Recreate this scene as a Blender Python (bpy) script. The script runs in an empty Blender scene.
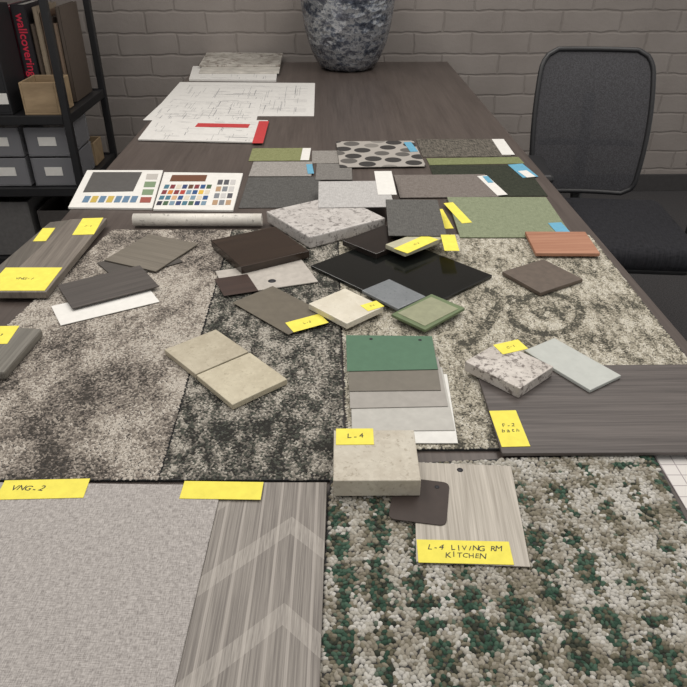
import bpy, math, random
import numpy as np
from mathutils import Vector, Matrix
random.seed(7)
scene = bpy.context.scene
scene.view_settings.view_transform = 'Standard'

# ------------------------------------------------------------ camera
F = 687.0
TZ = 0.75                      # table top height
CAM = Vector((0, 0, 1.37))
th = math.atan(423.5/687); ps = math.atan(17.5*math.cos(th)/687)
RIGHT = Vector((math.cos(ps), -math.sin(ps), 0))
FWD = Vector((math.cos(th)*math.sin(ps), math.cos(th)*math.cos(ps), -math.sin(th)))
UP = RIGHT.cross(FWD)
cd = bpy.data.cameras.new('camera'); cam = bpy.data.objects.new('camera', cd)
scene.collection.objects.link(cam); scene.camera = cam
cd.lens = 36; cd.sensor_width = 36; cd.clip_start = 0.02
m = Matrix.Identity(4)
for i in range(3):
    m[i][0] = RIGHT[i]; m[i][1] = UP[i]; m[i][2] = -FWD[i]; m[i][3] = CAM[i]
cam.matrix_world = m

def P(x, y, z=TZ):
    """survey: photo measurement -> point on the horizontal plane z"""
    d = FWD + RIGHT*((x-343.5)/F) + UP*((343.5-y)/F)
    t = (z-CAM.z)/d.z
    return CAM + d*t

# ------------------------------------------------------------ materials
def lin(c):
    r = []
    for v in c[:3]:
        v = v/255
        r.append(v/12.92 if v <= .04045 else ((v+.055)/1.055)**2.4)
    return (*r, 1)

class NT:
    def __init__(s, name, rough=.6, spec=.5):
        s.m = bpy.data.materials.new(name); s.m.use_nodes = True
        s.n = s.m.node_tree.nodes; s.l = s.m.node_tree.links
        s.b = s.n['Principled BSDF']; s.b.inputs['Roughness'].default_value = rough
        s.b.inputs['Specular IOR Level'].default_value = spec
        s._tc = None
    def add(s, t, **kw):
        n = s.n.new(t)
        for k, v in kw.items():
            if hasattr(n, k): setattr(n, k, v)
        return n
    def link(s, a, b): s.l.new(a, b)
    def tc(s, scale=(1, 1, 1), rot=(0, 0, 0), loc=(0, 0, 0)):
        if s._tc is None: s._tc = s.add('ShaderNodeTexCoord')
        mp = s.add('ShaderNodeMapping')
        mp.inputs['Scale'].default_value = scale; mp.inputs['Rotation'].default_value = rot
        mp.inputs['Location'].default_value = loc
        s.link(s._tc.outputs['Object'], mp.inputs['Vector']); return mp.outputs[0]
    def noise(s, vec, scale, detail=4, rough=.6):
        n = s.add('ShaderNodeTexNoise'); n.inputs['Scale'].default_value = scale
        n.inputs['Detail'].default_value = detail; n.inputs['Roughness'].default_value = rough
        s.link(vec, n.inputs['Vector']); return n.outputs[0]
    def vor(s, vec, scale, rnd=1., out='Distance', feature='F1', metric='EUCLIDEAN'):
        n = s.add('ShaderNodeTexVoronoi'); n.feature = feature
        if feature == 'F1': n.distance = metric
        n.inputs['Scale'].default_value = scale
        n.inputs['Randomness'].default_value = rnd
        s.link(vec, n.inputs['Vector']); return n.outputs[out]
    def ramp(s, fac, stops, const=False):
        r = s.add('ShaderNodeValToRGB'); e = r.color_ramp.elements
        if const: r.color_ramp.interpolation = 'CONSTANT'
        while len(e) < len(stops): e.new(.5)
        for i, (p, c) in enumerate(stops):
            e[i].position = p; e[i].color = lin(c)
        s.link(fac, r.inputs[0]); return r.outputs[0]
    def mix(s, fac, a, b, mode='MIX'):
        x = s.add('ShaderNodeMix'); x.data_type = 'RGBA'; x.blend_type = mode
        for sock, v in ((x.inputs[0], fac), (x.inputs[6], a), (x.inputs[7], b)):
            if isinstance(v, (int, float)): sock.default_value = v
            elif isinstance(v, tuple): sock.default_value = lin(v)
            else: s.link(v, sock)
        return x.outputs[2]
    def math(s, op, a, b=0.):
        x = s.add('ShaderNodeMath'); x.operation = op
        for sock, v in ((x.inputs[0], a), (x.inputs[1], b)):
            if isinstance(v, (int, float)): sock.default_value = v
            else: s.link(v, sock)
        return x.outputs[0]
    def col(s, c):
        if isinstance(c, tuple): s.b.inputs['Base Color'].default_value = lin(c)
        else: s.link(c, s.b.inputs['Base Color'])
    def bump(s, h, strength=.5, dist=.001):
        b = s.add('ShaderNodeBump'); b.inputs['Strength'].default_value = strength
        b.inputs['Distance'].default_value = dist
        s.link(h, b.inputs['Height']); s.link(b.outputs[0], s.b.inputs['Normal'])

def sc(c, k): return tuple(max(0, min(255, v*k)) for v in c)

def plain(name, c, rough=.6, var=.06, scale=60, spec=.5):
    t = NT(name, rough, spec)
    n = t.noise(t.tc(), scale, 3)
    t.col(t.ramp(n, [(.3, sc(c, 1-var)), (.7, sc(c, 1+var))])); return t.m

def wood(name, c1, c2, rough=.45, axis='x', k=60, fine=1., spec=.5):
    t = NT(name, rough, spec)
    s1 = (2.2, k, k) if axis == 'x' else (k, 2.2, k)
    s2 = (6, k*5*fine, k) if axis == 'x' else (k*5*fine, 6, k)
    a = t.noise(t.tc(s1), 1, 5, .6); b = t.noise(t.tc(s2), 1, 3, .7)
    f = t.math('ADD', t.math('MULTIPLY', a, .4), t.math('MULTIPLY', b, .6))
    t.col(t.ramp(f, [(.38, c1), (.62, c2)])); t.bump(f, .3, .0006); return t.m

def stone(name, base, mid, dark, scale=160, rough=.35, amount=.5, bl=25):
    """mineral stone: cloudy ground, dark grains (more with amount), bright crystals"""
    t = NT(name, rough); v = t.tc()
    a = t.noise(v, bl, 4, .7); b = t.noise(v, scale, 5, .75); c = t.vor(v, scale*1.3, 1., 'Color')
    k = t.mix(t.ramp(a, [(.35, (0, 0, 0)), (.65, (255, 255, 255))]), base, mid)
    lo = .36+.12*amount
    k2 = t.mix(t.ramp(b, [(lo-.05, (255, 255, 255)), (lo+.03, (0, 0, 0))]), k, dark)
    sep = t.add('ShaderNodeSeparateColor'); t.link(c, sep.inputs[0])
    k3 = t.mix(t.ramp(sep.outputs[0], [(.82, (0, 0, 0)), (.86, (110, 110, 110))]), k2, sc(base, 1.12))
    t.col(k3); return t.m

def weave(name, c1, c2, scale=500, rough=.9, noise_s=120):
    t = NT(name, rough, .2); v = t.tc()
    w1 = t.noise(t.tc((scale, scale*.12, 1)), 1, 2, .6)
    w2 = t.noise(t.tc((scale*.12, scale, 1)), 1, 2, .6)
    n = t.noise(v, noise_s, 2)
    f = t.math('ADD', t.math('MULTIPLY', t.math('ADD', w1, w2), .4), t.math('MULTIPLY', n, .2))
    t.col(t.ramp(f, [(.4, c1), (.6, c2)])); t.bump(f, .5, .0008); return t.m

YEL = plain('yellow_paper', (228, 216, 92), .7, .03, spec=.2)
WHITE = plain('white_card', (218, 216, 211), .6, .02)
INK = plain('ink', (35, 35, 40), .6, .0)
BLACKM = plain('black_metal', (24, 24, 26), .45, .1)
BLUE = plain('blue_tag', (98, 160, 188), .5, .03)
GREYINK = plain('grey_print', (138, 138, 140), .7, .0)

# ------------------------------------------------------------ mesh helpers
def link(o): scene.collection.objects.link(o); return o

def mesh_obj(name, verts, faces, mat=None, smooth=False):
    me = bpy.data.meshes.new(name); me.from_pydata(verts, [], faces); me.update()
    o = link(bpy.data.objects.new(name, me))
    if mat: me.materials.append(mat)
    if smooth:
        for p in me.polygons: p.use_smooth = True
    return o

def bev(o, w, seg=2):
    b = o.modifiers.new('bevel', 'BEVEL'); b.width = w; b.segments = seg; b.limit_method = 'ANGLE'

def box(name, c, s, mat, bevel=.003, rotz=0):
    x, y, z = s[0]/2, s[1]/2, s[2]/2
    v = [(-x,-y,-z),(x,-y,-z),(x,y,-z),(-x,y,-z),(-x,-y,z),(x,-y,z),(x,y,z),(-x,y,z)]
    f = [(3,2,1,0),(4,5,6,7),(0,1,5,4),(1,2,6,5),(2,3,7,6),(3,0,4,7)]
    o = mesh_obj(name, v, f, mat); o.location = c; o.rotation_euler.z = rotz
    if bevel: bev(o, bevel)
    return o

def group(name, parts, loc):
    e = link(bpy.data.objects.new(name, None)); e.location = loc; e.empty_display_size = .05
    bpy.context.view_layer.update()
    inv = e.matrix_world.inverted()
    for p in parts:
        p.parent = e; p.matrix_parent_inverse = inv
    return e

def child(p, parent):
    bpy.context.view_layer.update()
    p.parent = parent; p.matrix_parent_inverse = parent.matrix_world.inverted()

def lathe(name, prof, mat, n=48, loc=(0,0,0)):
    v = []; f = []
    for r, z in prof:
        for i in range(n):
            a = 2*math.pi*i/n; v.append((r*math.cos(a), r*math.sin(a), z))
    for j in range(len(prof)-1):
        for i in range(n):
            k = (i+1) % n
            f.append((j*n+i, j*n+k, (j+1)*n+k, (j+1)*n+i))
    f.append(tuple(range(n))[::-1])
    f.append(tuple((len(prof)-1)*n+i for i in range(n)))
    o = mesh_obj(name, v, f, mat, True); o.location = loc; return o

def tube(name, pts, r, mat, cyclic=False, res=4):
    cu = bpy.data.curves.new(name, 'CURVE'); cu.dimensions = '3D'; cu.bevel_depth = r; cu.bevel_resolution = res
    cu.use_fill_caps = True
    sp = cu.splines.new('POLY'); sp.points.add(len(pts)-1)
    for i, p in enumerate(pts): sp.points[i].co = (*p, 1)
    sp.use_cyclic_u = cyclic; cu.materials.append(mat)
    o = link(bpy.data.objects.new(name, cu)); return o

PLACED = []
def overlap(a, b):
    for poly in (a, b):
        n = len(poly)
        for i in range(n):
            e = poly[(i+1) % n]-poly[i]; ax = Vector((-e.y, e.x)).normalized()
            pa = [p.dot(ax) for p in a]; pb = [p.dot(ax) for p in b]
            if max(pa) < min(pb)+.002 or max(pb) < min(pa)+.002: return False
    return True

def quad_world(q, z, rect):
    w = [P(x, y, z) for x, y in q]
    w = [Vector((p.x, p.y)) for p in w]
    c = sum(w, Vector((0, 0)))/4
    ex = ((w[1]-w[0])+(w[2]-w[3]))/2; ey = ((w[0]-w[3])+(w[1]-w[2]))/2
    if rect:
        lx, ly = ex.length, ey.length
        ux = ex.normalized(); uy = ey.normalized()
        sgn = 1
        a = ux; b = Vector((-a.y, a.x))
        if b.dot(uy) < 0: sgn = -1; b = -b
        d = a.dot(uy)
        a2 = (a + uy*(-d/2)).normalized(); b2 = Vector((-a2.y, a2.x))*sgn
        k = rect if isinstance(rect, float) else .85
        a = (ux*(1-k)+a2*k).normalized(); b = (uy*(1-k)+b2*k).normalized()
        w = [c - a*lx/2 + b*ly/2, c + a*lx/2 + b*ly/2, c + a*lx/2 - b*ly/2, c - a*lx/2 - b*ly/2]
    return w, c, ex

def slab(name, q, t, mat, base=None, rect=True, bevel=None, round_=0, reg=True, on=None):
    if on is not None: base = on['top']+.0002
    z = TZ
    for _ in range(3):
        w, c, ex = quad_world(q, z+t, rect)
        if base is None:
            z = TZ
            for pl, top in PLACED:
                if overlap(w, pl): z = max(z, top)
            z += .0003
        else: z = base
    if reg: PLACED.append((w, z+t))
    ang = math.atan2(ex.y, ex.x)
    R = Matrix.Rotation(-ang, 2)
    loc = [R @ (p-c) for p in w]
    if round_:
        out = []
        n = 4
        for i in range(n):
            p0, p1, p2 = loc[i-1], loc[i], loc[(i+1) % n]
            a = p1+(p0-p1).normalized()*round_; b = p1+(p2-p1).normalized()*round_
            for k in range(7):
                s = k/6; out.append(a*(1-s)**2+p1*2*s*(1-s)+b*s*s)
        loc = out
    n = len(loc)
    v = [(p.x, p.y, 0) for p in loc]+[(p.x, p.y, t) for p in loc]
    top = tuple(range(n, 2*n)); bot = tuple(range(n))[::-1]
    f = [top[::-1], bot[::-1]]+[(i, (i+1) % n, (i+1) % n+n, i+n)[::-1] for i in range(n)]
    area = sum(loc[i].x*loc[(i+1) % n].y-loc[(i+1) % n].x*loc[i].y for i in range(n))
    if area > 0: f = [tuple(reversed(k)) for k in f]
    o = mesh_obj(name, v, f, mat)
    o.location = (c.x, c.y, z); o.rotation_euler.z = ang
    if bevel is None: bevel = min(.0012, t*.3)
    if bevel: bev(o, bevel)
    o['top'] = z+t
    return o

def note(q, txt=None, size=.012, off=(0, 0), on=None):
    o = slab('sticky_note', q, .0005, YEL, bevel=0, on=on)
    if txt:
        L = txt.split('\n')
        for i, s in enumerate(L):
            # pen lettering: each character slightly out of line, like handwriting
            xx = -len(s)*size*.31
            for chh in s:
                if chh != ' ':
                    cu = bpy.data.curves.new('handwriting', 'FONT'); cu.body = chh; cu.size = size*random.uniform(.88, 1.1)
                    cu.align_x = 'CENTER'; cu.align_y = 'CENTER'; cu.shear = .2; cu.extrude = .0001
                    cu.resolution_u = 3
                    cu.materials.append(INK)
                    x = link(bpy.data.objects.new('handwriting', cu))
                    x.parent = o
                    x.location = (off[0]+xx+size*.31, off[1]+(len(L)-1)*size*.5-i*size+random.uniform(-.08, .08)*size, .0007)
                    x.rotation_euler.z = random.uniform(-.18, .18)
                xx += size*.62
    return o

# ------------------------------------------------------------ room
WY = 3.92
t = NT('painted_brick', .7, .35)
tcn = t.add('ShaderNodeTexCoord'); sx = t.add('ShaderNodeSeparateXYZ'); cx = t.add('ShaderNodeCombineXYZ')
t.link(tcn.outputs['Object'], sx.inputs[0])
t.link(sx.outputs[0], cx.inputs[0]); t.link(sx.outputs[2], cx.inputs[1])
n1 = t.noise(cx.outputs[0], 5, 3)
ad = t.add('ShaderNodeVectorMath'); ad.operation = 'MULTIPLY_ADD'
nn = t.add('ShaderNodeTexNoise'); nn.inputs['Scale'].default_value = 11; t.link(cx.outputs[0], nn.inputs['Vector'])
t.link(nn.outputs[1], ad.inputs[0]); ad.inputs[1].default_value = (.022, .022, 0); t.link(cx.outputs[0], ad.inputs[2])
b = t.add('ShaderNodeTexBrick'); t.link(ad.outputs[0], b.inputs['Vector'])
b.inputs['Scale'].default_value = 1; b.inputs['Brick Width'].default_value = .31
b.inputs['Row Height'].default_value = .105; b.inputs['Mortar Size'].default_value = .009
b.inputs['Mortar Smooth'].default_value = .9
b.inputs['Color1'].default_value = lin((141, 134, 129)); b.inputs['Color2'].default_value = lin((134, 127, 122))
b.inputs['Mortar'].default_value = lin((124, 117, 112))
t.col(t.mix(.35, b.outputs[0], t.ramp(n1, [(.3, (124, 117, 112)), (.7, (147, 140, 135))])))
h = t.math('ADD', t.math('SUBTRACT', 1, b.outputs[1]), t.math('MULTIPLY', t.noise(cx.outputs[0], 45, 5, .7), .5))
t.bump(h, .6, .005)
box('wall_back', (0, WY+.06, 1.4), (7, .12, 2.8), t.m, 0)
box('wall_left', (-3.44, 1.4, 1.4), (.12, 5.0, 2.8), plain('wall_paint', (135, 130, 127), .8, .03, 5), 0)
ft = NT('floor_carpet', .9, .2); v = ft.tc()
ft.col(ft.ramp(ft.noise(v, 180, 4), [(.3, (48, 47, 49)), (.7, (84, 82, 82))])); ft.bump(ft.noise(v, 300, 3), .4, .002)
box('floor', (0, 1.4, -.05), (7, 5.2, .1), ft.m, 0)
box('baseboard_back', (0, WY-.008, .05), (6.8, .014, .1), plain('baseboard_paint', (60, 58, 58), .6), .002)

# ------------------------------------------------------------ table
XL, XR = -.652, .617
YF = P(326, 62).y; YN = .26
tw = NT('table_laminate', .38, .5)
a = tw.noise(tw.tc((26, 1.6, 1)), 1, 6, .65); b = tw.noise(tw.tc((150, 4, 1)), 1, 4, .7)
f = tw.math('ADD', tw.math('MULTIPLY', a, .5), tw.math('MULTIPLY', b, .5))
tw.col(tw.ramp(f, [(.36, (66, 58, 54)), (.62, (88, 79, 74))])); tw.bump(f, .15, .0006)
tl = (YF-YN)
parts = [box('table_top', ((XL+XR)/2, (YF+YN)/2, TZ-.018), (XR-XL, tl, .036), tw.m, .003)]
for x in (XL+.12, XR-.12):
    for y in (YN+.12, (YN+YF)/2, YF-.15):
        parts.append(box('table_leg', (x, y, (TZ-.037)/2), (.06, .06, TZ-.037), BLACKM, .003))
for x in (XL+.12, XR-.12):
    parts.append(box('table_rail', (x, (YF+YN)/2, TZ-.067), (.04, tl-.4, .056), BLACKM, .002))
group('conference_table', parts, ((XL+XR)/2, (YF+YN)/2, 0))

# ------------------------------------------------------------ carpets (looped pile, real tufts)
_tab = {}
def vn(x, y, seed=0):
    if seed not in _tab: _tab[seed] = np.random.RandomState(seed).rand(256, 256)
    T = _tab[seed]
    xi = np.floor(x).astype(int); yi = np.floor(y).astype(int); fx = x-xi; fy = y-yi
    fx = fx*fx*(3-2*fx); fy = fy*fy*(3-2*fy)
    g = lambda i, j: T[i % 256, j % 256]
    return (g(xi, yi)*(1-fx)+g(xi+1, yi)*fx)*(1-fy)+(g(xi, yi+1)*(1-fx)+g(xi+1, yi+1)*fx)*fy

PILE = NT('carpet_pile', .95, .1)
at = PILE.add('ShaderNodeAttribute'); at.attribute_name = 'tuft'
PILE.link(at.outputs['Color'], PILE.b.inputs['Base Color'])
PILE.bump(PILE.noise(PILE.tc(), 1400, 2), .7, .001)
def carpet(name, q, sp, hgt, colf, seed=1, base_t=.004, clampx=None, lo=.65):
    w = [P(x, y, TZ+base_t+hgt) for x, y in q]
    if clampx: w = [Vector((min(max(p.x, XL+.002), XR-.002), p.y, 0)) for p in w]
    c = sum(w, Vector((0, 0, 0)))/4
    poly = [Vector((p.x, p.y)) for p in w]
    PLACED.append((poly, TZ+base_t+hgt*.95+.0003))
    rs = np.random.RandomState(seed)
    xs = np.arange(min(p.x for p in poly), max(p.x for p in poly), sp)
    ys = np.arange(min(p.y for p in poly), max(p.y for p in poly), sp*.88)
    X, Y = np.meshgrid(xs, ys); X = X+(np.arange(len(ys)) % 2)[:, None]*sp*.5
    X = X.ravel()+rs.uniform(-.28, .28, X.size)*sp; Y = Y.ravel()+rs.uniform(-.28, .28, Y.size)*sp
    ins = np.ones(X.size, bool)
    A = sum(poly[i].x*poly[(i+1) % 4].y-poly[(i+1) % 4].x*poly[i].y for i in range(4))
    for i in range(4):
        p, r = poly[i], poly[(i+1) % 4]
        cr = (r.x-p.x)*(Y-p.y)-(r.y-p.y)*(X-p.x); L = (r-p).length
        ins &= (cr/L*np.sign(A) > sp*.35)
    X = X[ins]; Y = Y[ins]; N = X.size
    C = colf(X, Y, rs)
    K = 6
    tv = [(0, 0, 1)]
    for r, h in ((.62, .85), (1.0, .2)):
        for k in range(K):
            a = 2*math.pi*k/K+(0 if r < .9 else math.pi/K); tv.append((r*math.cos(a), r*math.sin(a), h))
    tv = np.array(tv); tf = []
    for k in range(K):
        j = (k+1) % K
        tf += [(0, 1+k, 1+j), (1+k, 1+K+k, 1+j), (1+j, 1+K+k, 1+K+j)]
    tf = np.array(tf)
    rad = sp*.70*rs.uniform(.8, 1.2, N); el = rs.uniform(.72, 1.4, N); an = rs.uniform(0, math.pi, N)
    hh = hgt*rs.uniform(.7, 1., N)
    px = tv[None, :, 0]*(rad*el)[:, None]; py = tv[None, :, 1]*(rad/el)[:, None]
    vx = px*np.cos(an)[:, None]-py*np.sin(an)[:, None]+X[:, None]-c.x
    vy = px*np.sin(an)[:, None]+py*np.cos(an)[:, None]+Y[:, None]-c.y
    vz = base_t+(tv[None, :, 2]*hh[:, None])-.0005
    V = np.stack([vx, vy, np.broadcast_to(vz, vx.shape)], -1).reshape(-1, 3)
    Fc = (tf[None]+(np.arange(N)*len(tv))[:, None, None]).reshape(-1, 3)
    bv = np.array([(p.x-c.x, p.y-c.y, z) for z in (0.0003, base_t) for p in poly])
    nb = len(V); fb = []
    quads = [(0, 1, 2, 3), (4, 5, 6, 7)]+[(i, (i+1) % 4, (i+1) % 4+4, i+4) for i in range(4)]
    for qd in quads: fb += [(qd[0], qd[1], qd[2]), (qd[0], qd[2], qd[3])]
    V = np.vstack([V, bv]); Fc = np.vstack([Fc, np.array(fb)+nb])
    me = bpy.data.meshes.new(name)
    me.vertices.add(len(V)); me.vertices.foreach_set('co', V.ravel())
    me.loops.add(Fc.size); me.loops.foreach_set('vertex_index', Fc.ravel().astype(np.int32))
    me.polygons.add(len(Fc)); me.polygons.foreach_set('loop_start', (np.arange(len(Fc))*3).astype(np.int32))
    sm = np.ones(len(Fc), bool); sm[-12:] = False
    me.polygons.foreach_set('use_smooth', sm)
    me.update(calc_edges=True)
    ca = me.attributes.new('tuft', 'FLOAT_COLOR', 'POINT')
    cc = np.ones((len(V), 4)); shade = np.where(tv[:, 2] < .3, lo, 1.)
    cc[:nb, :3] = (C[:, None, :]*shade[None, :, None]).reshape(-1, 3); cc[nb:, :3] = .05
    ca.data.foreach_set('color', cc.ravel())
    me.materials.append(PILE.m)
    o = link(bpy.data.objects.new(name, me)); o.location = (c.x, c.y, TZ); return o

def pal(idx, cols):
    L = np.array([lin(c)[:3] for c in cols]); return L[idx]
def choose(s, th_):
    return np.digitize(s, th_)
def jit(C, rs, a=.9, b=1.1): return C*rs.uniform(a, b, len(C))[:, None]

def colA(x, y, rs):
    big = .5*vn(x*13, y*9, 1)+.3*vn(x*45, y*34, 2)+.2*vn(x*120, y*80, 21)
    s = big+rs.uniform(-.2, .2, x.size)
    return jit(pal(choose(s, [.24, .36, .5, .66]), [(72, 68, 64), (100, 94, 88), (130, 122, 114), (158, 150, 140), (184, 177, 167)]), rs)
def colB(x, y, rs):
    big = .35*vn(x*12, y*22, 3)+.65*vn(x*100, y*45, 4)
    s = big+rs.uniform(-.27, .27, x.size)
    return jit(pal(choose(s, [.3, .45, .58, .76]), [(56, 55, 52), (80, 82, 75), (110, 106, 99), (142, 137, 128), (172, 167, 157)]), rs)
ring = []
for k in range(60):
    a = k/60*2*math.pi; ring.append(P(546+34*math.cos(a), 316+20*math.sin(a)))
for k in range(40):
    a = k/40*4.6; ring.append(P(545+(4+k*.3)*math.cos(a+2), 318+(3+k*.16)*math.sin(a+2)))
for k in range(50):
    ring.append(P(462+k*1.1, 345-k*.9+8*math.sin(k/50*6.2)))
for k in range(30):
    ring.append(P(488+k*1.0, 292+k*.6))
ring = np.array([(p.x, p.y) for p in ring])
def colC(x, y, rs):
    big = .4*vn(x*30, y*16, 5)+.6*vn(x*150, y*60, 6)
    s = big+rs.uniform(-.25, .25, x.size)
    d = np.min((x[:, None]-ring[None, :, 0])**2+(y[:, None]-ring[None, :, 1])**2, axis=1)**.5
    s = s-np.where(d < .009, .34, 0)
    return jit(pal(choose(s, [.12, .28, .44, .68]), [(84, 82, 74), (116, 112, 100), (148, 142, 128), (174, 168, 153), (196, 191, 178)]), rs)
def colD(x, y, rs):
    wob = vn(x*12, y*10, 8)*2.2
    st = np.sin(2*math.pi*x/.047+wob)
    rowb = vn(x*26, y*85, 9)
    reg = vn(x*6, y*6, 10)
    far = np.clip((y-.60)/.22, 0, 1)
    g = st*(.36-.22*far)+(rowb-.5)*(1.0+.5*far)+(reg-.5)*.5+rs.uniform(-.3, .3, x.size)
    br = .5*vn(x*70, y*40, 11)+.5*vn(x*20, y*60, 12)+rs.uniform(-.2, .2, x.size)
    base = pal(choose(br, [.26, .42, .66]), [(126, 120, 106), (148, 142, 130), (168, 164, 154), (186, 183, 176)])
    gr_ = pal(choose(rs.rand(x.size), [.3, .6, .82]), [(54, 76, 64), (72, 94, 80), (90, 88, 74), (56, 60, 52)])
    mid = pal(choose(rs.rand(x.size), [.4, .8]), [(106, 101, 86), (128, 122, 107), (96, 106, 94)])
    out = np.where((g > .16)[:, None], mid, base)
    out = np.where((g > .36)[:, None], gr_, out)
    return jit(out, rs)

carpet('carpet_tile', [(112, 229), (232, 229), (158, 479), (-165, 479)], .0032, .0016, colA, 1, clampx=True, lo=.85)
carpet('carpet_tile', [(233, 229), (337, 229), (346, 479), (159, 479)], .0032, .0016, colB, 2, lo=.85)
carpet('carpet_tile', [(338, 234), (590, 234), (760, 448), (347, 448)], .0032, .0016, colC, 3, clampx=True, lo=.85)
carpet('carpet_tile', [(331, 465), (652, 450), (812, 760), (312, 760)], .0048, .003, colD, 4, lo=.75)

# ------------------------------------------------------------ foreground samples
ch = NT('chevron_vinyl', .5, .4)
g1 = ch.noise(ch.tc((520, 7, 1)), 1, 4, .7); g2 = ch.noise(ch.tc((60, 3, 1)), 1, 3)
gf = ch.math('ADD', ch.math('MULTIPLY', g1, .75), ch.math('MULTIPLY', g2, .25))
cbase = ch.ramp(gf, [(.4, (104, 98, 93)), (.6, (142, 136, 129))])
sp = ch.add('ShaderNodeSeparateXYZ'); tcc = ch.add('ShaderNodeTexCoord'); ch.link(tcc.outputs['Object'], sp.inputs[0])
ax = ch.math('ABSOLUTE', ch.math('SUBTRACT', sp.outputs[0], .038))
vv = ch.math('ADD', sp.outputs[1], ch.math('MULTIPLY', ax, .95))
fr = ch.math('FRACT', ch.math('MULTIPLY', ch.math('ADD', vv, 1.014), 8.2))
dash = ch.noise(ch.tc((500, 40, 1)), 1, 2)
msk = ch.math('MULTIPLY', ch.math('LESS_THAN', fr, .22), ch.ramp(dash, [(.35, (90, 90, 90)), (.65, (185, 185, 185))]))
stripes = ch.math('MULTIPLY', ch.math('LESS_THAN', ch.math('FRACT', ch.math('MULTIPLY', sp.outputs[0], 46)), .14), .5)
c1 = ch.mix(stripes, cbase, (172, 165, 158))
ch.col(ch.mix(msk, c1, (178, 172, 164)))
slab('vinyl_plank_sample', [(205, 482), (327, 482), (317, 760), (132, 760)], .004, ch.m, rect=False)
linen = weave('linen_wallcovering', (132, 127, 124), (182, 177, 173), 1000, noise_s=300)
slab('wallcovering_sample', [(-168, 480), (222, 485), (157, 760), (-330, 760)], .002, linen, rect=False)
note([(5, 478), (88, 481), (83, 500), (-2, 497)], 'VNG-2', .014, off=(-.02, 0))
note([(184, 481), (264, 482), (260, 500), (180, 498)])
gp = NT('gridded_paper', .7); v = gp.tc()
bt = gp.add('ShaderNodeTexBrick'); bt.offset = 0; gp.link(v, bt.inputs['Vector'])
bt.inputs['Scale'].default_value = 1; bt.inputs['Brick Width'].default_value = .02; bt.inputs['Row Height'].default_value = .02
bt.inputs['Mortar Size'].default_value = .0007
for k, c in (('Color1', (204, 200, 196)), ('Color2', (206, 202, 198)), ('Mortar', (150, 142, 144))): bt.inputs[k].default_value = lin(c)
gp.col(bt.outputs[0])
slab('gridded_paper', [(654, 455), (745, 455), (790, 520), (693, 520)], .0006, gp.m, base=TZ+.0003, bevel=0, rect=False)

dplank = wood('dark_oak_laminate', (62, 56, 54), (92, 85, 82), .5, 'x', 60)
slab('wood_plank_sample', [(475, 366), (692, 364), (752, 452), (502, 453)], .006, dplank, rect=False)
note([(490, 411), (516, 410), (530, 446), (501, 447)], 'F-2\nbath', .011)

# L-4 group
lw = wood('light_oak_laminate', (144, 137, 126), (184, 177, 166), .5, 'y', 60)
s = slab('laminate_chip', [(414, 463), (513, 465), (528, 567), (417, 561)], .0012, lw, rect=.5)
def hole(parent, px, py, r=.004):
    p = P(px, py, parent['top']); o = lathe('hanging_hole', [(r, 0), (r, .0003)], INK, 20, (p.x, p.y, parent['top'])); child(o, parent)
hole(s, 460, 470)
note([(417, 540), (508, 541), (515, 566), (418, 561)], 'L-4 LIVING RM\nKITCHEN', .0105)
s = slab('laminate_chip', [(397, 478), (450, 481), (446, 526), (386, 518)], .0012, plain('dark_brown_laminate', (60, 51, 47), .55, .05, spec=.3), round_=.010)
hole(s, 437, 487, .003)
tz = stone('beige_travertine', (190, 184, 170), (176, 168, 153), (154, 145, 129), 140, .45, .4, 30)
s = slab('stone_tile_sample', [(333, 430), (415, 430), (420, 480), (334, 481)], .026, tz)
note([(336, 429), (374, 428), (373, 444), (336, 445)], 'L-4', .013, on=s)

# laminate fan
fan = [((214, 213, 208), [(352, 372), (447, 374), (458, 443), (356, 443)]),
       ((176, 174, 168), [(350, 365), (442, 367), (455, 430), (352, 431)]),
       ((154, 150, 144), [(349, 355), (438, 357), (448, 406), (350, 408)]),
       ((112, 107, 98), [(348, 345), (434, 346), (441, 390), (349, 391)]),
       ((78, 110, 88), [(346, 335), (432, 336), (438, 369), (347, 371)])]
for i, (c, q) in enumerate(fan):
    s = slab('laminate_chip', q, .0012, plain('laminate_%d' % i, c, .5, .03, spec=.35), rect=False)
hole(s, 371, 339, .003); hole(s, 420, 340, .003)

# two-part beige tile
tz2 = stone('cream_limestone', (178, 170, 150), (162, 153, 133), (146, 137, 118), 150, .5, .3, 30)
slab('stone_tile_sample', [(163, 349), (216, 330), (249, 351), (196, 374)], .010, tz2)
slab('stone_tile_sample', [(197, 375), (250, 352), (287, 379), (232, 405)], .010, stone('cream_limestone_b', (188, 180, 158), (174, 165, 143), (158, 148, 128), 150, .5, .3, 30))

# right tiles
gl = plain('frosted_glass', (182, 185, 180), .2, .02)
slab('glass_tile_sample', [(524, 350), (554, 338), (622, 375), (590, 390)], .006, gl, rect=.7)
marb = stone('granite_white', (202, 196, 189), (176, 169, 162), (108, 100, 95), 90, .35, .75, 30)
s = slab('granite_tile_sample', [(462, 361), (500, 343), (556, 366), (520, 387)], .018, marb)
note([(494, 345), (518, 339), (527, 348), (503, 355)], 'C-1', .009, on=s)
slab('brown_tile_sample', [(503, 270), (544, 260), (581, 277), (541, 295)], .008, plain('brown_leather', (88, 77, 68), .5, .08, 90))

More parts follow.
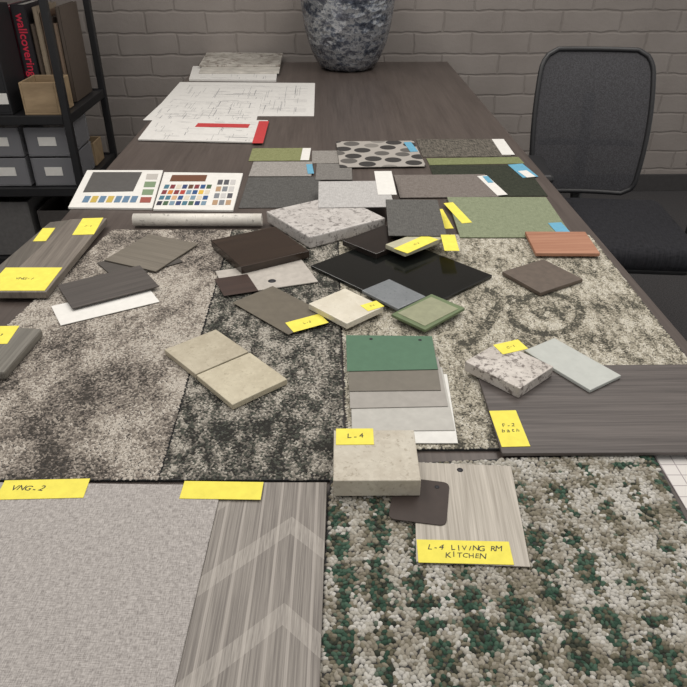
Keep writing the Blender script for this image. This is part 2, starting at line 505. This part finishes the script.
# left cards
slab('vinyl_swatch', [(93, 262), (160, 248), (187, 262), (118, 277)], .002, wood('charcoal_vinyl', (62, 58, 54), (80, 75, 70), .5))
slab('vinyl_swatch', [(148, 233), (198, 244), (155, 271), (106, 260)], .003, wood('taupe_vinyl', (94, 88, 78), (116, 109, 98), .5))
slab('paper_card', [(47, 305), (148, 286), (159, 302), (64, 324)], .0012, WHITE)
slab('vinyl_swatch', [(57, 286), (140, 264), (159, 287), (72, 307)], .0025, wood('slate_vinyl', (58, 53, 50), (80, 74, 70), .5))
# left planks
pw = wood('greige_oak', (94, 87, 80), (124, 116, 107), .5, 'y', 50)
slab('wood_plank_sample', [(50, 222), (76, 219), (8, 290), (-30, 290)], .008, wood('greige_oak_dark', (80, 75, 69), (105, 99, 91), .5, 'y', 50), base=TZ+.0003, rect=False)
slab('wood_plank_sample', [(70, 219), (107, 218), (46, 292), (-8, 292)], .014, pw, base=TZ+.0085, rect=False)
note([(5, 267), (61, 268), (45, 291), (-14, 290)], 'VNG-1', .012)
note([(82, 218), (103, 218), (94, 234), (73, 235)], 'F-4', .009)
note([(42, 228), (54, 228), (47, 241), (34, 241)])
s = slab('wood_trim_sample', [(-2, 326), (42, 328), (4, 372), (-60, 372)], .016, wood('grey_trim', (90, 87, 80), (118, 114, 106), .5, 'y', 50), rect=False, bevel=.004)
note([(-12, 326), (18, 326), (8, 344), (-25, 344)], 'T-3', .01, on=s)

# centre cluster
s = slab('sample_board', [(214, 268), (302, 262), (318, 279), (228, 297)], .0025, plain('pale_board', (174, 168, 160), .5, .05), rect=.6)
hole(s, 272, 281, .008)
slab('veneer_chip', [(213, 278), (247, 275), (259, 290), (225, 296)], .0015, wood('walnut', (50, 38, 34), (68, 52, 46), .35), rect=.6)
slab('laminate_swatch', [(232, 303), (275, 287), (326, 316), (290, 337)], .0018, plain('olive_taupe', (98, 91, 79), .5, .05))
note([(286, 323), (320, 313), (327, 322), (294, 333)], 'L-2', .009)
bk = slab('black_tile_sample', [(307, 262), (390, 240), (495, 271), (414, 316)], .007, plain('black_gloss', (18, 20, 19), .14, .1))
slab('walnut_block_sample', [(208, 238), (275, 229), (311, 249), (243, 268)], .016, wood('dark_walnut', (38, 29, 23), (56, 44, 36), .22))
slab('walnut_block_sample', [(340, 240), (384, 226), (420, 237), (376, 253)], .012, wood('ebony', (28, 24, 22), (42, 36, 33), .22), rect=.8)
s = slab('stone_tile_sample', [(384, 249), (424, 236), (444, 243), (405, 258)], .010, stone('cream_quartz', (186, 183, 160), (172, 168, 144), (160, 156, 132), 150, .4, .3))
note([(392, 248), (425, 236), (442, 240), (405, 252)], 'C-3', .008, on=s)
s = slab('quartz_tile_sample', [(307, 303), (345, 290), (385, 306), (347, 324)], .012, stone('cream_marble', (214, 208, 193), (202, 195, 178), (192, 183, 165), 60, .3, .2))
note([(360, 305), (376, 301), (385, 306), (368, 311)], 'C-5', .005, on=s)
slab('quartz_tile_sample', [(362, 290), (389, 279), (426, 296), (398, 309)], .006, stone('blue_grey_quartz', (122, 126, 129), (113, 117, 120), (92, 96, 101), 160, .35, .4), rect=.6)
s = slab('green_tile_sample', [(390, 313), (432, 295), (466, 307), (425, 330)], .006, plain('green_edge', (98, 113, 80), .45, .05))
s2 = slab('veneer_face', [(396, 312), (432, 298), (459, 308), (425, 326)], .0006, plain('olive_face', (140, 142, 116), .45, .05), bevel=0, on=s)
child(s2, s)
gr = stone('granite_grey', (198, 194, 190), (172, 167, 163), (122, 117, 114), 80, .4, .75, 40)
slab('granite_slab_sample', [(262, 209), (340, 197), (386, 216), (312, 238)], .028, gr, bevel=.003)

# ------------------------------------------------------------ swatch book
pg = slab('page_left', [(87, 170), (163, 170), (152, 208), (68, 207)], .006, WHITE, rect=False)
pr = slab('page_right', [(164, 172), (243, 173), (233, 210), (153, 209)], .006, WHITE, rect=False)
sw = slab('large_swatch', [(93, 172), (142, 172), (133, 191), (83, 192)], .001, plain('grey_swatch', (82, 80, 78), .5), rect=False, bevel=0, on=pg)
parts = [pg, pr, sw]
def inter(q, u, v):
    a = Vector(q[0])*(1-u)+Vector(q[1])*u; b = Vector(q[3])*(1-u)+Vector(q[2])*u
    return tuple(a*(1-v)+b*v)
cols = [(170, 60, 50), (196, 124, 54), (46, 62, 106), (66, 110, 128), (212, 174, 66), (90, 62, 44), (44, 44, 60),
        (40, 76, 126), (206, 196, 178), (120, 48, 56), (66, 92, 66), (196, 160, 122), (230, 192, 70), (112, 138, 156)]
def chips(q, nx, ny, cols, seed, on):
    rs = random.Random(seed); out = []
    for j in range(ny):
        for i in range(nx):
            u0, u1, v0, v1 = (i+.08)/nx, (i+.84)/nx, (j+.1)/ny, (j+.8)/ny
            qq = [inter(q, u0, v0), inter(q, u1, v0), inter(q, u1, v1), inter(q, u0, v1)]
            c = cols[rs.randrange(len(cols))]
            out.append(slab('colour_chip', qq, .0006, plain('chip', c, .5, 0), rect=False, bevel=0, reg=False, on=on))
    return out
parts += chips([(165, 184), (213, 184), (206, 206), (155, 206)], 8, 4, cols, 3, pr)
parts += chips([(169, 174), (215, 174), (212, 183), (165, 183)], 1, 1, [(104, 66, 46)], 1, pr)
parts += chips([(85, 195), (140, 195), (136, 204), (80, 204)], 7, 1, [(150, 150, 150), (190, 164, 80), (96, 124, 150)], 5, pg)
parts += chips([(146, 173), (161, 173), (152, 204), (138, 204)], 1, 4, [(190, 164, 80), (150, 80, 70), (120, 140, 110), (180, 176, 170)], 9, pg)
parts += chips([(218, 179), (237, 179), (231, 206), (211, 206)], 3, 4, [(190, 188, 186), (120, 124, 130), (80, 80, 86), (170, 140, 110)], 5, pr)
group('color_swatch_book', parts, pg.location)

# ------------------------------------------------------------ fabric row
def F_(q, mat, t=.002, name='fabric_swatch', **k): return slab(name, q, t, mat, **k)
F_([(252, 148), (311, 148), (309, 160), (249, 161)], weave('olive_fabric', (110, 113, 76), (136, 139, 100)))
F_([(312, 151), (346, 150), (346, 163), (312, 163)], weave('grey_fab1', (118, 114, 109), (146, 142, 137)))
F_([(253, 161.5), (313, 161.5), (311, 176), (249, 176)], weave('grey_fab2', (126, 122, 118), (156, 152, 147)))
F_([(247, 177), (322, 177), (318, 207), (240, 208)], weave('charcoal_fab', (70, 69, 67), (94, 93, 91)))
F_([(316, 163), (352, 164), (352, 179), (316, 180)], weave('grey_fab3', (100, 97, 94), (126, 123, 119)))
F_([(317, 181), (390, 181), (392, 206), (320, 208)], weave('silver_fab', (156, 154, 152), (184, 182, 180)))
hx = NT('dot_pattern', .9, .2)
vd = hx.tc((16, 16, 16), (0, 0, .4))
d = hx.vor(vd, 1, .25)
cc_ = hx.vor(vd, 1, .25, 'Color'); sp_ = hx.add('ShaderNodeSeparateColor'); hx.link(cc_, sp_.inputs[0])
dc = hx.ramp(sp_.outputs[0], [(.0, (60, 58, 57)), (.4, (92, 89, 86)), (.7, (124, 120, 115))], True)
hx.col(hx.mix(hx.ramp(d, [(.40, (0, 0, 0)), (.43, (255, 255, 255))]), dc, (158, 153, 147)))
F_([(335, 141), (413, 141), (427, 166), (341, 167)], hx.m)
tw2 = weave('tweed', (52, 50, 46), (116, 110, 101), 260)
F_([(415, 139), (500, 139), (510, 156), (424, 157)], tw2)
F_([(426, 158), (519, 157), (524, 163), (430, 165)], weave('olive_fab2', (104, 110, 76), (128, 133, 96)))
F_([(430, 166), (528, 164), (543, 195), (440, 197)], weave('forest_fab', (36, 40, 33), (60, 63, 52)))
F_([(394, 175), (486, 174), (497, 196), (400, 198)], weave('taupe_fab', (100, 93, 88), (125, 118, 113)))
F_([(387, 200), (438, 199), (446, 236), (387, 235)], weave('graphite_fab', (76, 75, 73), (100, 99, 96)))
F_([(448, 198), (550, 196), (567, 236), (460, 238)], weave('sage_fab', (112, 119, 96), (136, 143, 118)))
F_([(376, 171), (393, 171), (395, 194), (376, 195)], WHITE, .001, 'paper_tag')
F_([(495, 139), (506, 139), (512, 154), (499, 155)], WHITE, .001, 'paper_tag')
F_([(484, 176), (492, 175), (501, 194), (491, 196)], WHITE, .001, 'paper_tag')
F_([(484, 176), (489, 176), (492, 182), (487, 183)], BLUE, .0005, 'paper_tag')
F_([(513, 165), (526, 163), (533, 176), (519, 178)], BLUE, .001, 'paper_tag')
F_([(521, 171), (528, 170), (533, 176), (525, 178)], WHITE, .0006, 'paper_tag')
F_([(551, 223), (563, 222), (570, 234), (557, 236)], BLUE, .001, 'paper_tag')
F_([(405, 142), (412, 142), (417, 151), (409, 152)], BLUE, .0008, 'paper_tag')
F_([(303, 148), (311, 148), (309, 160), (300, 160)], WHITE, .0008, 'paper_tag')
F_([(308, 164), (314, 164), (312, 173), (306, 174)], BLUE, .0008, 'paper_tag')
note([(448, 203), (457, 202), (467, 222), (458, 224)])
note([(436, 209), (444, 209), (452, 228), (444, 229)])
note([(441, 236), (455, 236), (459, 252), (444, 252)])
slab('terracotta_tile_sample', [(527, 232), (587, 231), (597, 252), (535, 254)], .008,
     wood('terracotta', (142, 94, 70), (168, 122, 97), .6, 'x', 60))

# ------------------------------------------------------------ rolled paper
p0 = P(134, 221, TZ+.014); p1 = P(262, 221, TZ+.014)
c = (p0+p1)/2; L = (p1-p0).length
V = []; Fa = []; n = 60
for i in range(n+1):
    a = i/n*4*math.pi; r = .0150-.0035*(i/n)
    for s_ in (-L/2, L/2): V.append((s_, r*math.cos(a), r*math.sin(a)))
for i in range(n): Fa.append((2*i, 2*i+1, 2*i+3, 2*i+2))
ro = mesh_obj('rolled_drawing', V, Fa, stone('roll_paper', (222, 218, 210), (208, 203, 194), (160, 155, 148), 60, .6, .4, 60), True)
ro.location = (c.x, c.y, TZ+.0165); ro.rotation_euler.z = math.atan2((p1-p0).y, (p1-p0).x)
sd = ro.modifiers.new('s', 'SOLIDIFY'); sd.thickness = .0005

# ------------------------------------------------------------ drawings at far end
PAPER = plain('drawing_paper', (208, 206, 202), .7, .02)
def sheet(name, q, seed, n=34, t=.001):
    """paper sheet with a printed line drawing (thin flat ink strips merged in one child mesh)"""
    s = slab(name, q, t, PAPER, rect=False, bevel=0)
    rs = random.Random(seed); V = []; Fc = []
    z = s['top']+.0002
    for _ in range(n):
        u, v = rs.uniform(.06, .9), rs.uniform(.08, .9)
        if rs.random() < .5: du, dv = rs.uniform(.04, .22), .0
        else: du, dv = 0., rs.uniform(.06, .3)
        u1, v1 = min(.95, u+du), min(.93, v+dv)
        a = P(*inter(q, u, v), s['top']); b = P(*inter(q, u1, v1), s['top'])
        d = (b-a)
        if d.length < .004: continue
        w = .0012 if rs.random() < .85 else .0026
        nrm = Vector((-d.y, d.x, 0)).normalized()*w/2
        k = len(V)
        for p in (a-nrm, b-nrm, b+nrm, a+nrm): V.append((p.x, p.y, z))
        Fc.append((k, k+1, k+2, k+3))
    o = mesh_obj('printed_lines', V, Fc, GREYINK); child(o, s); return s
sheet('floor_plan_drawing', [(180, 82), (315, 83), (314, 116), (150, 116)], 1, 170)
sheet('floor_plan_drawing', [(168, 97), (262, 99), (256, 122), (143, 120)], 2, 110)
s = sheet('spec_sheet', [(154, 119), (268, 121), (262, 143), (138, 140)], 5, 50, t=.004)
RED = plain('red_spine', (184, 56, 58), .5, .03)
k1 = slab('red_edge', [(259, 121), (269, 121), (263, 143), (252, 143)], .0012, RED, rect=False)
k2 = slab('red_band', [(198, 123), (250, 124), (248, 127.5), (195, 126.5)], .0012, RED, rect=False)
child(k1, s); child(k2, s)
cov = plain('pale_cover', (182, 178, 170), .5, .1, 20)
sheet('magazine', [(193, 66), (278, 66), (276, 80), (189, 79)], 8, 40, t=.008)
slab('magazine', [(206, 58), (282, 58), (279, 72), (199, 72)], .008, cov, rect=False)
slab('magazine', [(207, 52), (283, 53), (280, 65), (199, 65)], .008, stone('magazine_cover', (190, 186, 178), (150, 146, 138), (110, 100, 92), 30, .4, .8, 9), rect=False)

# ------------------------------------------------------------ planter
pm = NT('marbled_glaze', .16, .8); v = pm.tc((1, 1, 1.5))
wv = pm.noise(v, 11, 8, .8)
pm.col(pm.ramp(wv, [(.36, (48, 54, 68)), (.45, (96, 102, 114)), (.51, (176, 178, 180)), (.55, (112, 116, 126)), (.66, (58, 58, 68))]))
pm.b.inputs['Metallic'].default_value = .55
pm.bump(pm.vor(v, 22, 1.), .5, .012)
pc = P(348, 72); pc.y += .10
prof = [(.09, 0), (.118, .003), (.140, .018), (.164, .06), (.188, .12), (.206, .19), (.218, .27), (.226, .35), (.231, .40), (.234, .41), (.222, .41), (.212, .37)]
pot = lathe('pot', prof[:], pm.m, 64, (pc.x, pc.y, TZ+.0002))
soil = lathe('soil', [(.212, .368), (.212, .374)], plain('soil_mix', (50, 38, 30), .95, .2, 80), 48, (pc.x, pc.y, TZ))
group('ceramic_planter', [pot, soil], (pc.x, pc.y, TZ))

# ------------------------------------------------------------ office chair
CX, CY = .965, 2.20
FAB = weave('chair_fabric', (32, 32, 35), (48, 48, 52), 300)
PLA = plain('black_plastic', (34, 34, 36), .45, .06)
ms = NT('chair_mesh', .75, .3)
ms.col(ms.ramp(ms.noise(ms.tc((300, 1, 300)), 1, 2), [(.4, (52, 52, 55)), (.6, (68, 68, 72))]))
tr = ms.add('ShaderNodeBsdfTransparent'); mx = ms.add('ShaderNodeMixShader'); mx.inputs[0].default_value = .95
ms.link(tr.outputs[0], mx.inputs[1]); ms.link(ms.b.outputs[0], mx.inputs[2])
ms.link(mx.outputs[0], ms.n['Material Output'].inputs['Surface'])
parts = []
def hw(t_):
    return .182+.030*math.sin(min(1, t_*1.05)*math.pi*.6)-.026*t_*t_
zb0, zb1 = .51, .985
def bp(u, t_):
    y = CY+.235+.02*t_+.09*t_*t_+.021*(1-u*u)
    return (CX-.058+u*hw(t_), y, zb0+(zb1-zb0)*t_)
NV, NU = 28, 16
vs = []; fs = []
def cornerscale(t_):
    if t_ > .86:
        k = (t_-.86)/.14; return 1-.26*(1-math.sqrt(max(0, 1-k*k)))
    if t_ < .1:
        k = (.1-t_)/.1; return 1-.2*(1-math.sqrt(max(0, 1-k*k)))
    return 1
for j in range(NV+1):
    for i in range(NU+1):
        u = (-1+2*i/NU)*cornerscale(j/NV); vs.append(bp(u, j/NV))
for j in range(NV):
    for i in range(NU):
        a = j*(NU+1)+i; fs.append((a, a+1, a+NU+2, a+NU+1))
parts.append(mesh_obj('backrest_mesh', vs, fs, ms.m, True))
out = [vs[j*(NU+1)] for j in range(NV+1)]+[vs[NV*(NU+1)+i] for i in range(1, NU+1)]+[vs[j*(NU+1)+NU] for j in range(NV-1, -1, -1)]+[vs[i] for i in range(NU-1, 0, -1)]
parts.append(tube('backrest_frame', out, .009, PLA, True))
parts.append(tube('lumbar_bar', [(CX-.058+x, bp(x/.21, .3)[1]+.03, .68) for x in np.linspace(-.17, .17, 9)], .012, PLA))
parts.append(tube('back_support', [(CX-.058, CY+.05, .43), (CX-.058, CY+.27, .44), (CX-.058, CY+.315, .52), (CX-.058, CY+.32, .68), (CX-.058, CY+.36, .84)], .022, PLA))
st = box('seat_cushion', (CX-.005, CY, .455), (.48, .49, .085), FAB, .038)
st.modifiers['bevel'].segments = 6
for p_ in st.data.polygons: p_.use_smooth = True
parts.append(st)
parts.append(box('seat_pan', (CX, CY, .405), (.42, .42, .025), PLA, .01))
parts.append(box('tilt_mechanism', (CX, CY, .375), (.2, .24, .05), PLA, .012))
parts.append(lathe('gas_column', [(.03, .09), (.03, .22), (.02, .222), (.02, .36)], BLACKM, 24, (CX, CY, 0)))
for k in range(5):
    a = math.radians(40+72*k); dx, dy = math.cos(a), math.sin(a)
    parts.append(tube('base_leg', [(CX+dx*.02, CY+dy*.02, .115), (CX+dx*.18, CY+dy*.18, .1), (CX+dx*.33, CY+dy*.33, .08)], .02, PLA))
    for s_ in (-1, 1):
        w_ = lathe('caster_wheel', [(.018, -.009), (.028, -.006), (.028, .006), (.018, .009)], PLA, 24, (CX+dx*.33-dy*.016*s_, CY+dy*.33+dx*.016*s_, .0285))
        w_.rotation_euler = (math.pi/2, 0, a); parts.append(w_)
for s_ in (-1, 1):
    ax_ = CX+.01+s_*.28
    parts.append(tube('arm_post', [(CX+.01+s_*.18, CY+.04, .40), (ax_-s_*.01, CY+.05, .405), (ax_, CY+.05, .44), (ax_, CY+.05, .645)], .016, PLA))
    parts.append(box('arm_pad', (ax_, CY+.03, .658), (.075, .24, .028), PLA, .012))
ch_ = group('office_chair', parts, (CX, CY, 0))
ch_.rotation_euler.z = math.radians(-6)

# ------------------------------------------------------------ shelving rack and its contents
RX0, RX1, RY0, RY1 = -1.95, -1.02, 2.77, 3.27
parts = []
for x in (RX0, RX1):
    for y in (RY0, RY1):
        parts.append(box('post', (x, y, .95), (.028, .028, 1.9), BLACKM, .003))
LEV = [.12, .43, .72, 1.36, 1.88]
for z in LEV:
    parts.append(box('shelf', ((RX0+RX1)/2, (RY0+RY1)/2, z-.012), (RX1-RX0-.03, RY1-RY0-.03, .018), BLACKM, .002))
    for y in (RY0, RY1): parts.append(box('shelf_rail', ((RX0+RX1)/2, y, z-.015), (RX1-RX0-.03, .02, .035), BLACKM, .002))
    for x in (RX0, RX1): parts.append(box('shelf_rail', (x, (RY0+RY1)/2, z-.015), (.02, RY1-RY0-.03, .035), BLACKM, .002))
group('shelving_unit', parts, ((RX0+RX1)/2, (RY0+RY1)/2, 0))
z0 = .7205
def openbox(name, c, s, mat, wt=.008, label=None):
    x, y, z = s; ps_ = [box('bottom', (c[0], c[1], c[2]+wt/2), (x, y, wt), mat, .001)]
    for d_ in (-1, 1):
        ps_.append(box('side', (c[0]+d_*(x/2-wt/2), c[1], c[2]+z/2+wt/2), (wt, y, z-wt), mat, .002))
        ps_.append(box('end', (c[0], c[1]+d_*(y/2-wt/2), c[2]+z/2+wt/2), (x-2*wt, wt, z-wt), mat, .002))
    if label:
        ps_.append(box('label', (c[0]+label[0], c[1]-y/2-.001, c[2]+label[1]), (label[2], .002, label[3]), WHITE, 0))
    return group(name, ps_, c)
tan = wood('birch_box', (132, 112, 86), (162, 140, 110), .6, 'x', 20)
openbox('wooden_box', (-1.115, 2.865, z0), (.14, .16, .12), tan)
openbox('black_storage_box', (-1.31, 2.885, z0), (.15, .19, .38), plain('black_board', (28, 28, 31), .6), label=(.03, .06, .08, .04))
def binder(x, w, h, mat, y0=2.99, dp=.22, txt=None):
    ps_ = [box('cover', (x-w/2+.002, y0+dp/2, z0+h/2), (.003, dp, h), mat, .0005),
           box('cover', (x+w/2-.002, y0+dp/2, z0+h/2), (.003, dp, h), mat, .0005),
           box('spine', (x, y0+.0015, z0+h/2), (w-.002, .003, h), mat, .0005),
           box('pages', (x, y0+dp/2, z0+h/2), (w-.01, dp-.02, h-.012), WHITE, 0)]
    if txt:
        cu = bpy.data.curves.new('spine_text', 'FONT'); cu.body = txt; cu.size = w*.8; cu.align_x = 'CENTER'; cu.align_y = 'CENTER'; cu.extrude = .0003
        cu.offset = .0006
        cu.materials.append(plain('red_letters', (214, 50, 76), .5, 0)); o = link(bpy.data.objects.new('spine_text', cu))
        o.location = (x, y0-.0006, z0+h*.60); o.rotation_euler = (math.pi/2, math.pi/2, 0); ps_.append(o)
    return group('ring_binder', ps_, (x, y0+dp/2, z0))
bl = plain('binder_black', (40, 36, 40), .5)
binder(-1.262, .05, .36, plain('binder_pink', (120, 50, 66), .5), 3.02); binder(-1.205, .058, .37, bl, 2.99, txt='wallcovering')
bcols = [(84, 72, 62), (140, 126, 108), (98, 78, 64), (70, 60, 54), (120, 102, 86), (80, 70, 62)]
x = -1.172
for i, c_ in enumerate(bcols):
    w = [.018, .024, .02, .022, .018, .02][i]
    binder(x+w/2, w-.002, .30+.02*((i*7) % 4), plain('cover_%d' % i, c_, .5), 2.99+.004*i); x += w
plm = NT('clear_plastic', .25, .5); plm.col((138, 138, 142)); plm.b.inputs['Alpha'].default_value = .6
for i in range(2):
    for j in range(2):
        xx = -1.13-.19*i; zz = .4305+.122*j
        openbox('plastic_drawer', (xx, 2.93, zz), (.17, .26, .115), plm.m, .005, label=(0, .06, .07, .035))
openbox('storage_box', (-1.14, 2.95, .1205), (.2, .3, .2), plain('charcoal_box', (70, 66, 64), .7), .006)
openbox('storage_box', (-1.38, 2.95, .1205), (.22, .3, .24), plain('grey_box', (96, 94, 93), .7), .006)
openbox('storage_tray', (-1.12, 3.13, .4305), (.16, .12, .1), tan, .006)

# ------------------------------------------------------------ light
def area(name, loc, size, power, col=(1, .95, .89)):
    l = bpy.data.lights.new(name, 'AREA'); l.shape = 'RECTANGLE'; l.size = size[0]; l.size_y = size[1]; l.energy = power; l.color = col
    o = link(bpy.data.objects.new(name, l)); o.location = loc; return o
area('ceiling_light', (-.9, 1.7, 2.7), (.8, 2.6), 32)
area('ceiling_light', (.9, 1.7, 2.7), (.8, 2.6), 32)
w = bpy.data.worlds.new('world'); scene.world = w; w.use_nodes = True
w.node_tree.nodes['Background'].inputs[0].default_value = (1, .98, .955, 1)
w.node_tree.nodes['Background'].inputs[1].default_value = .58
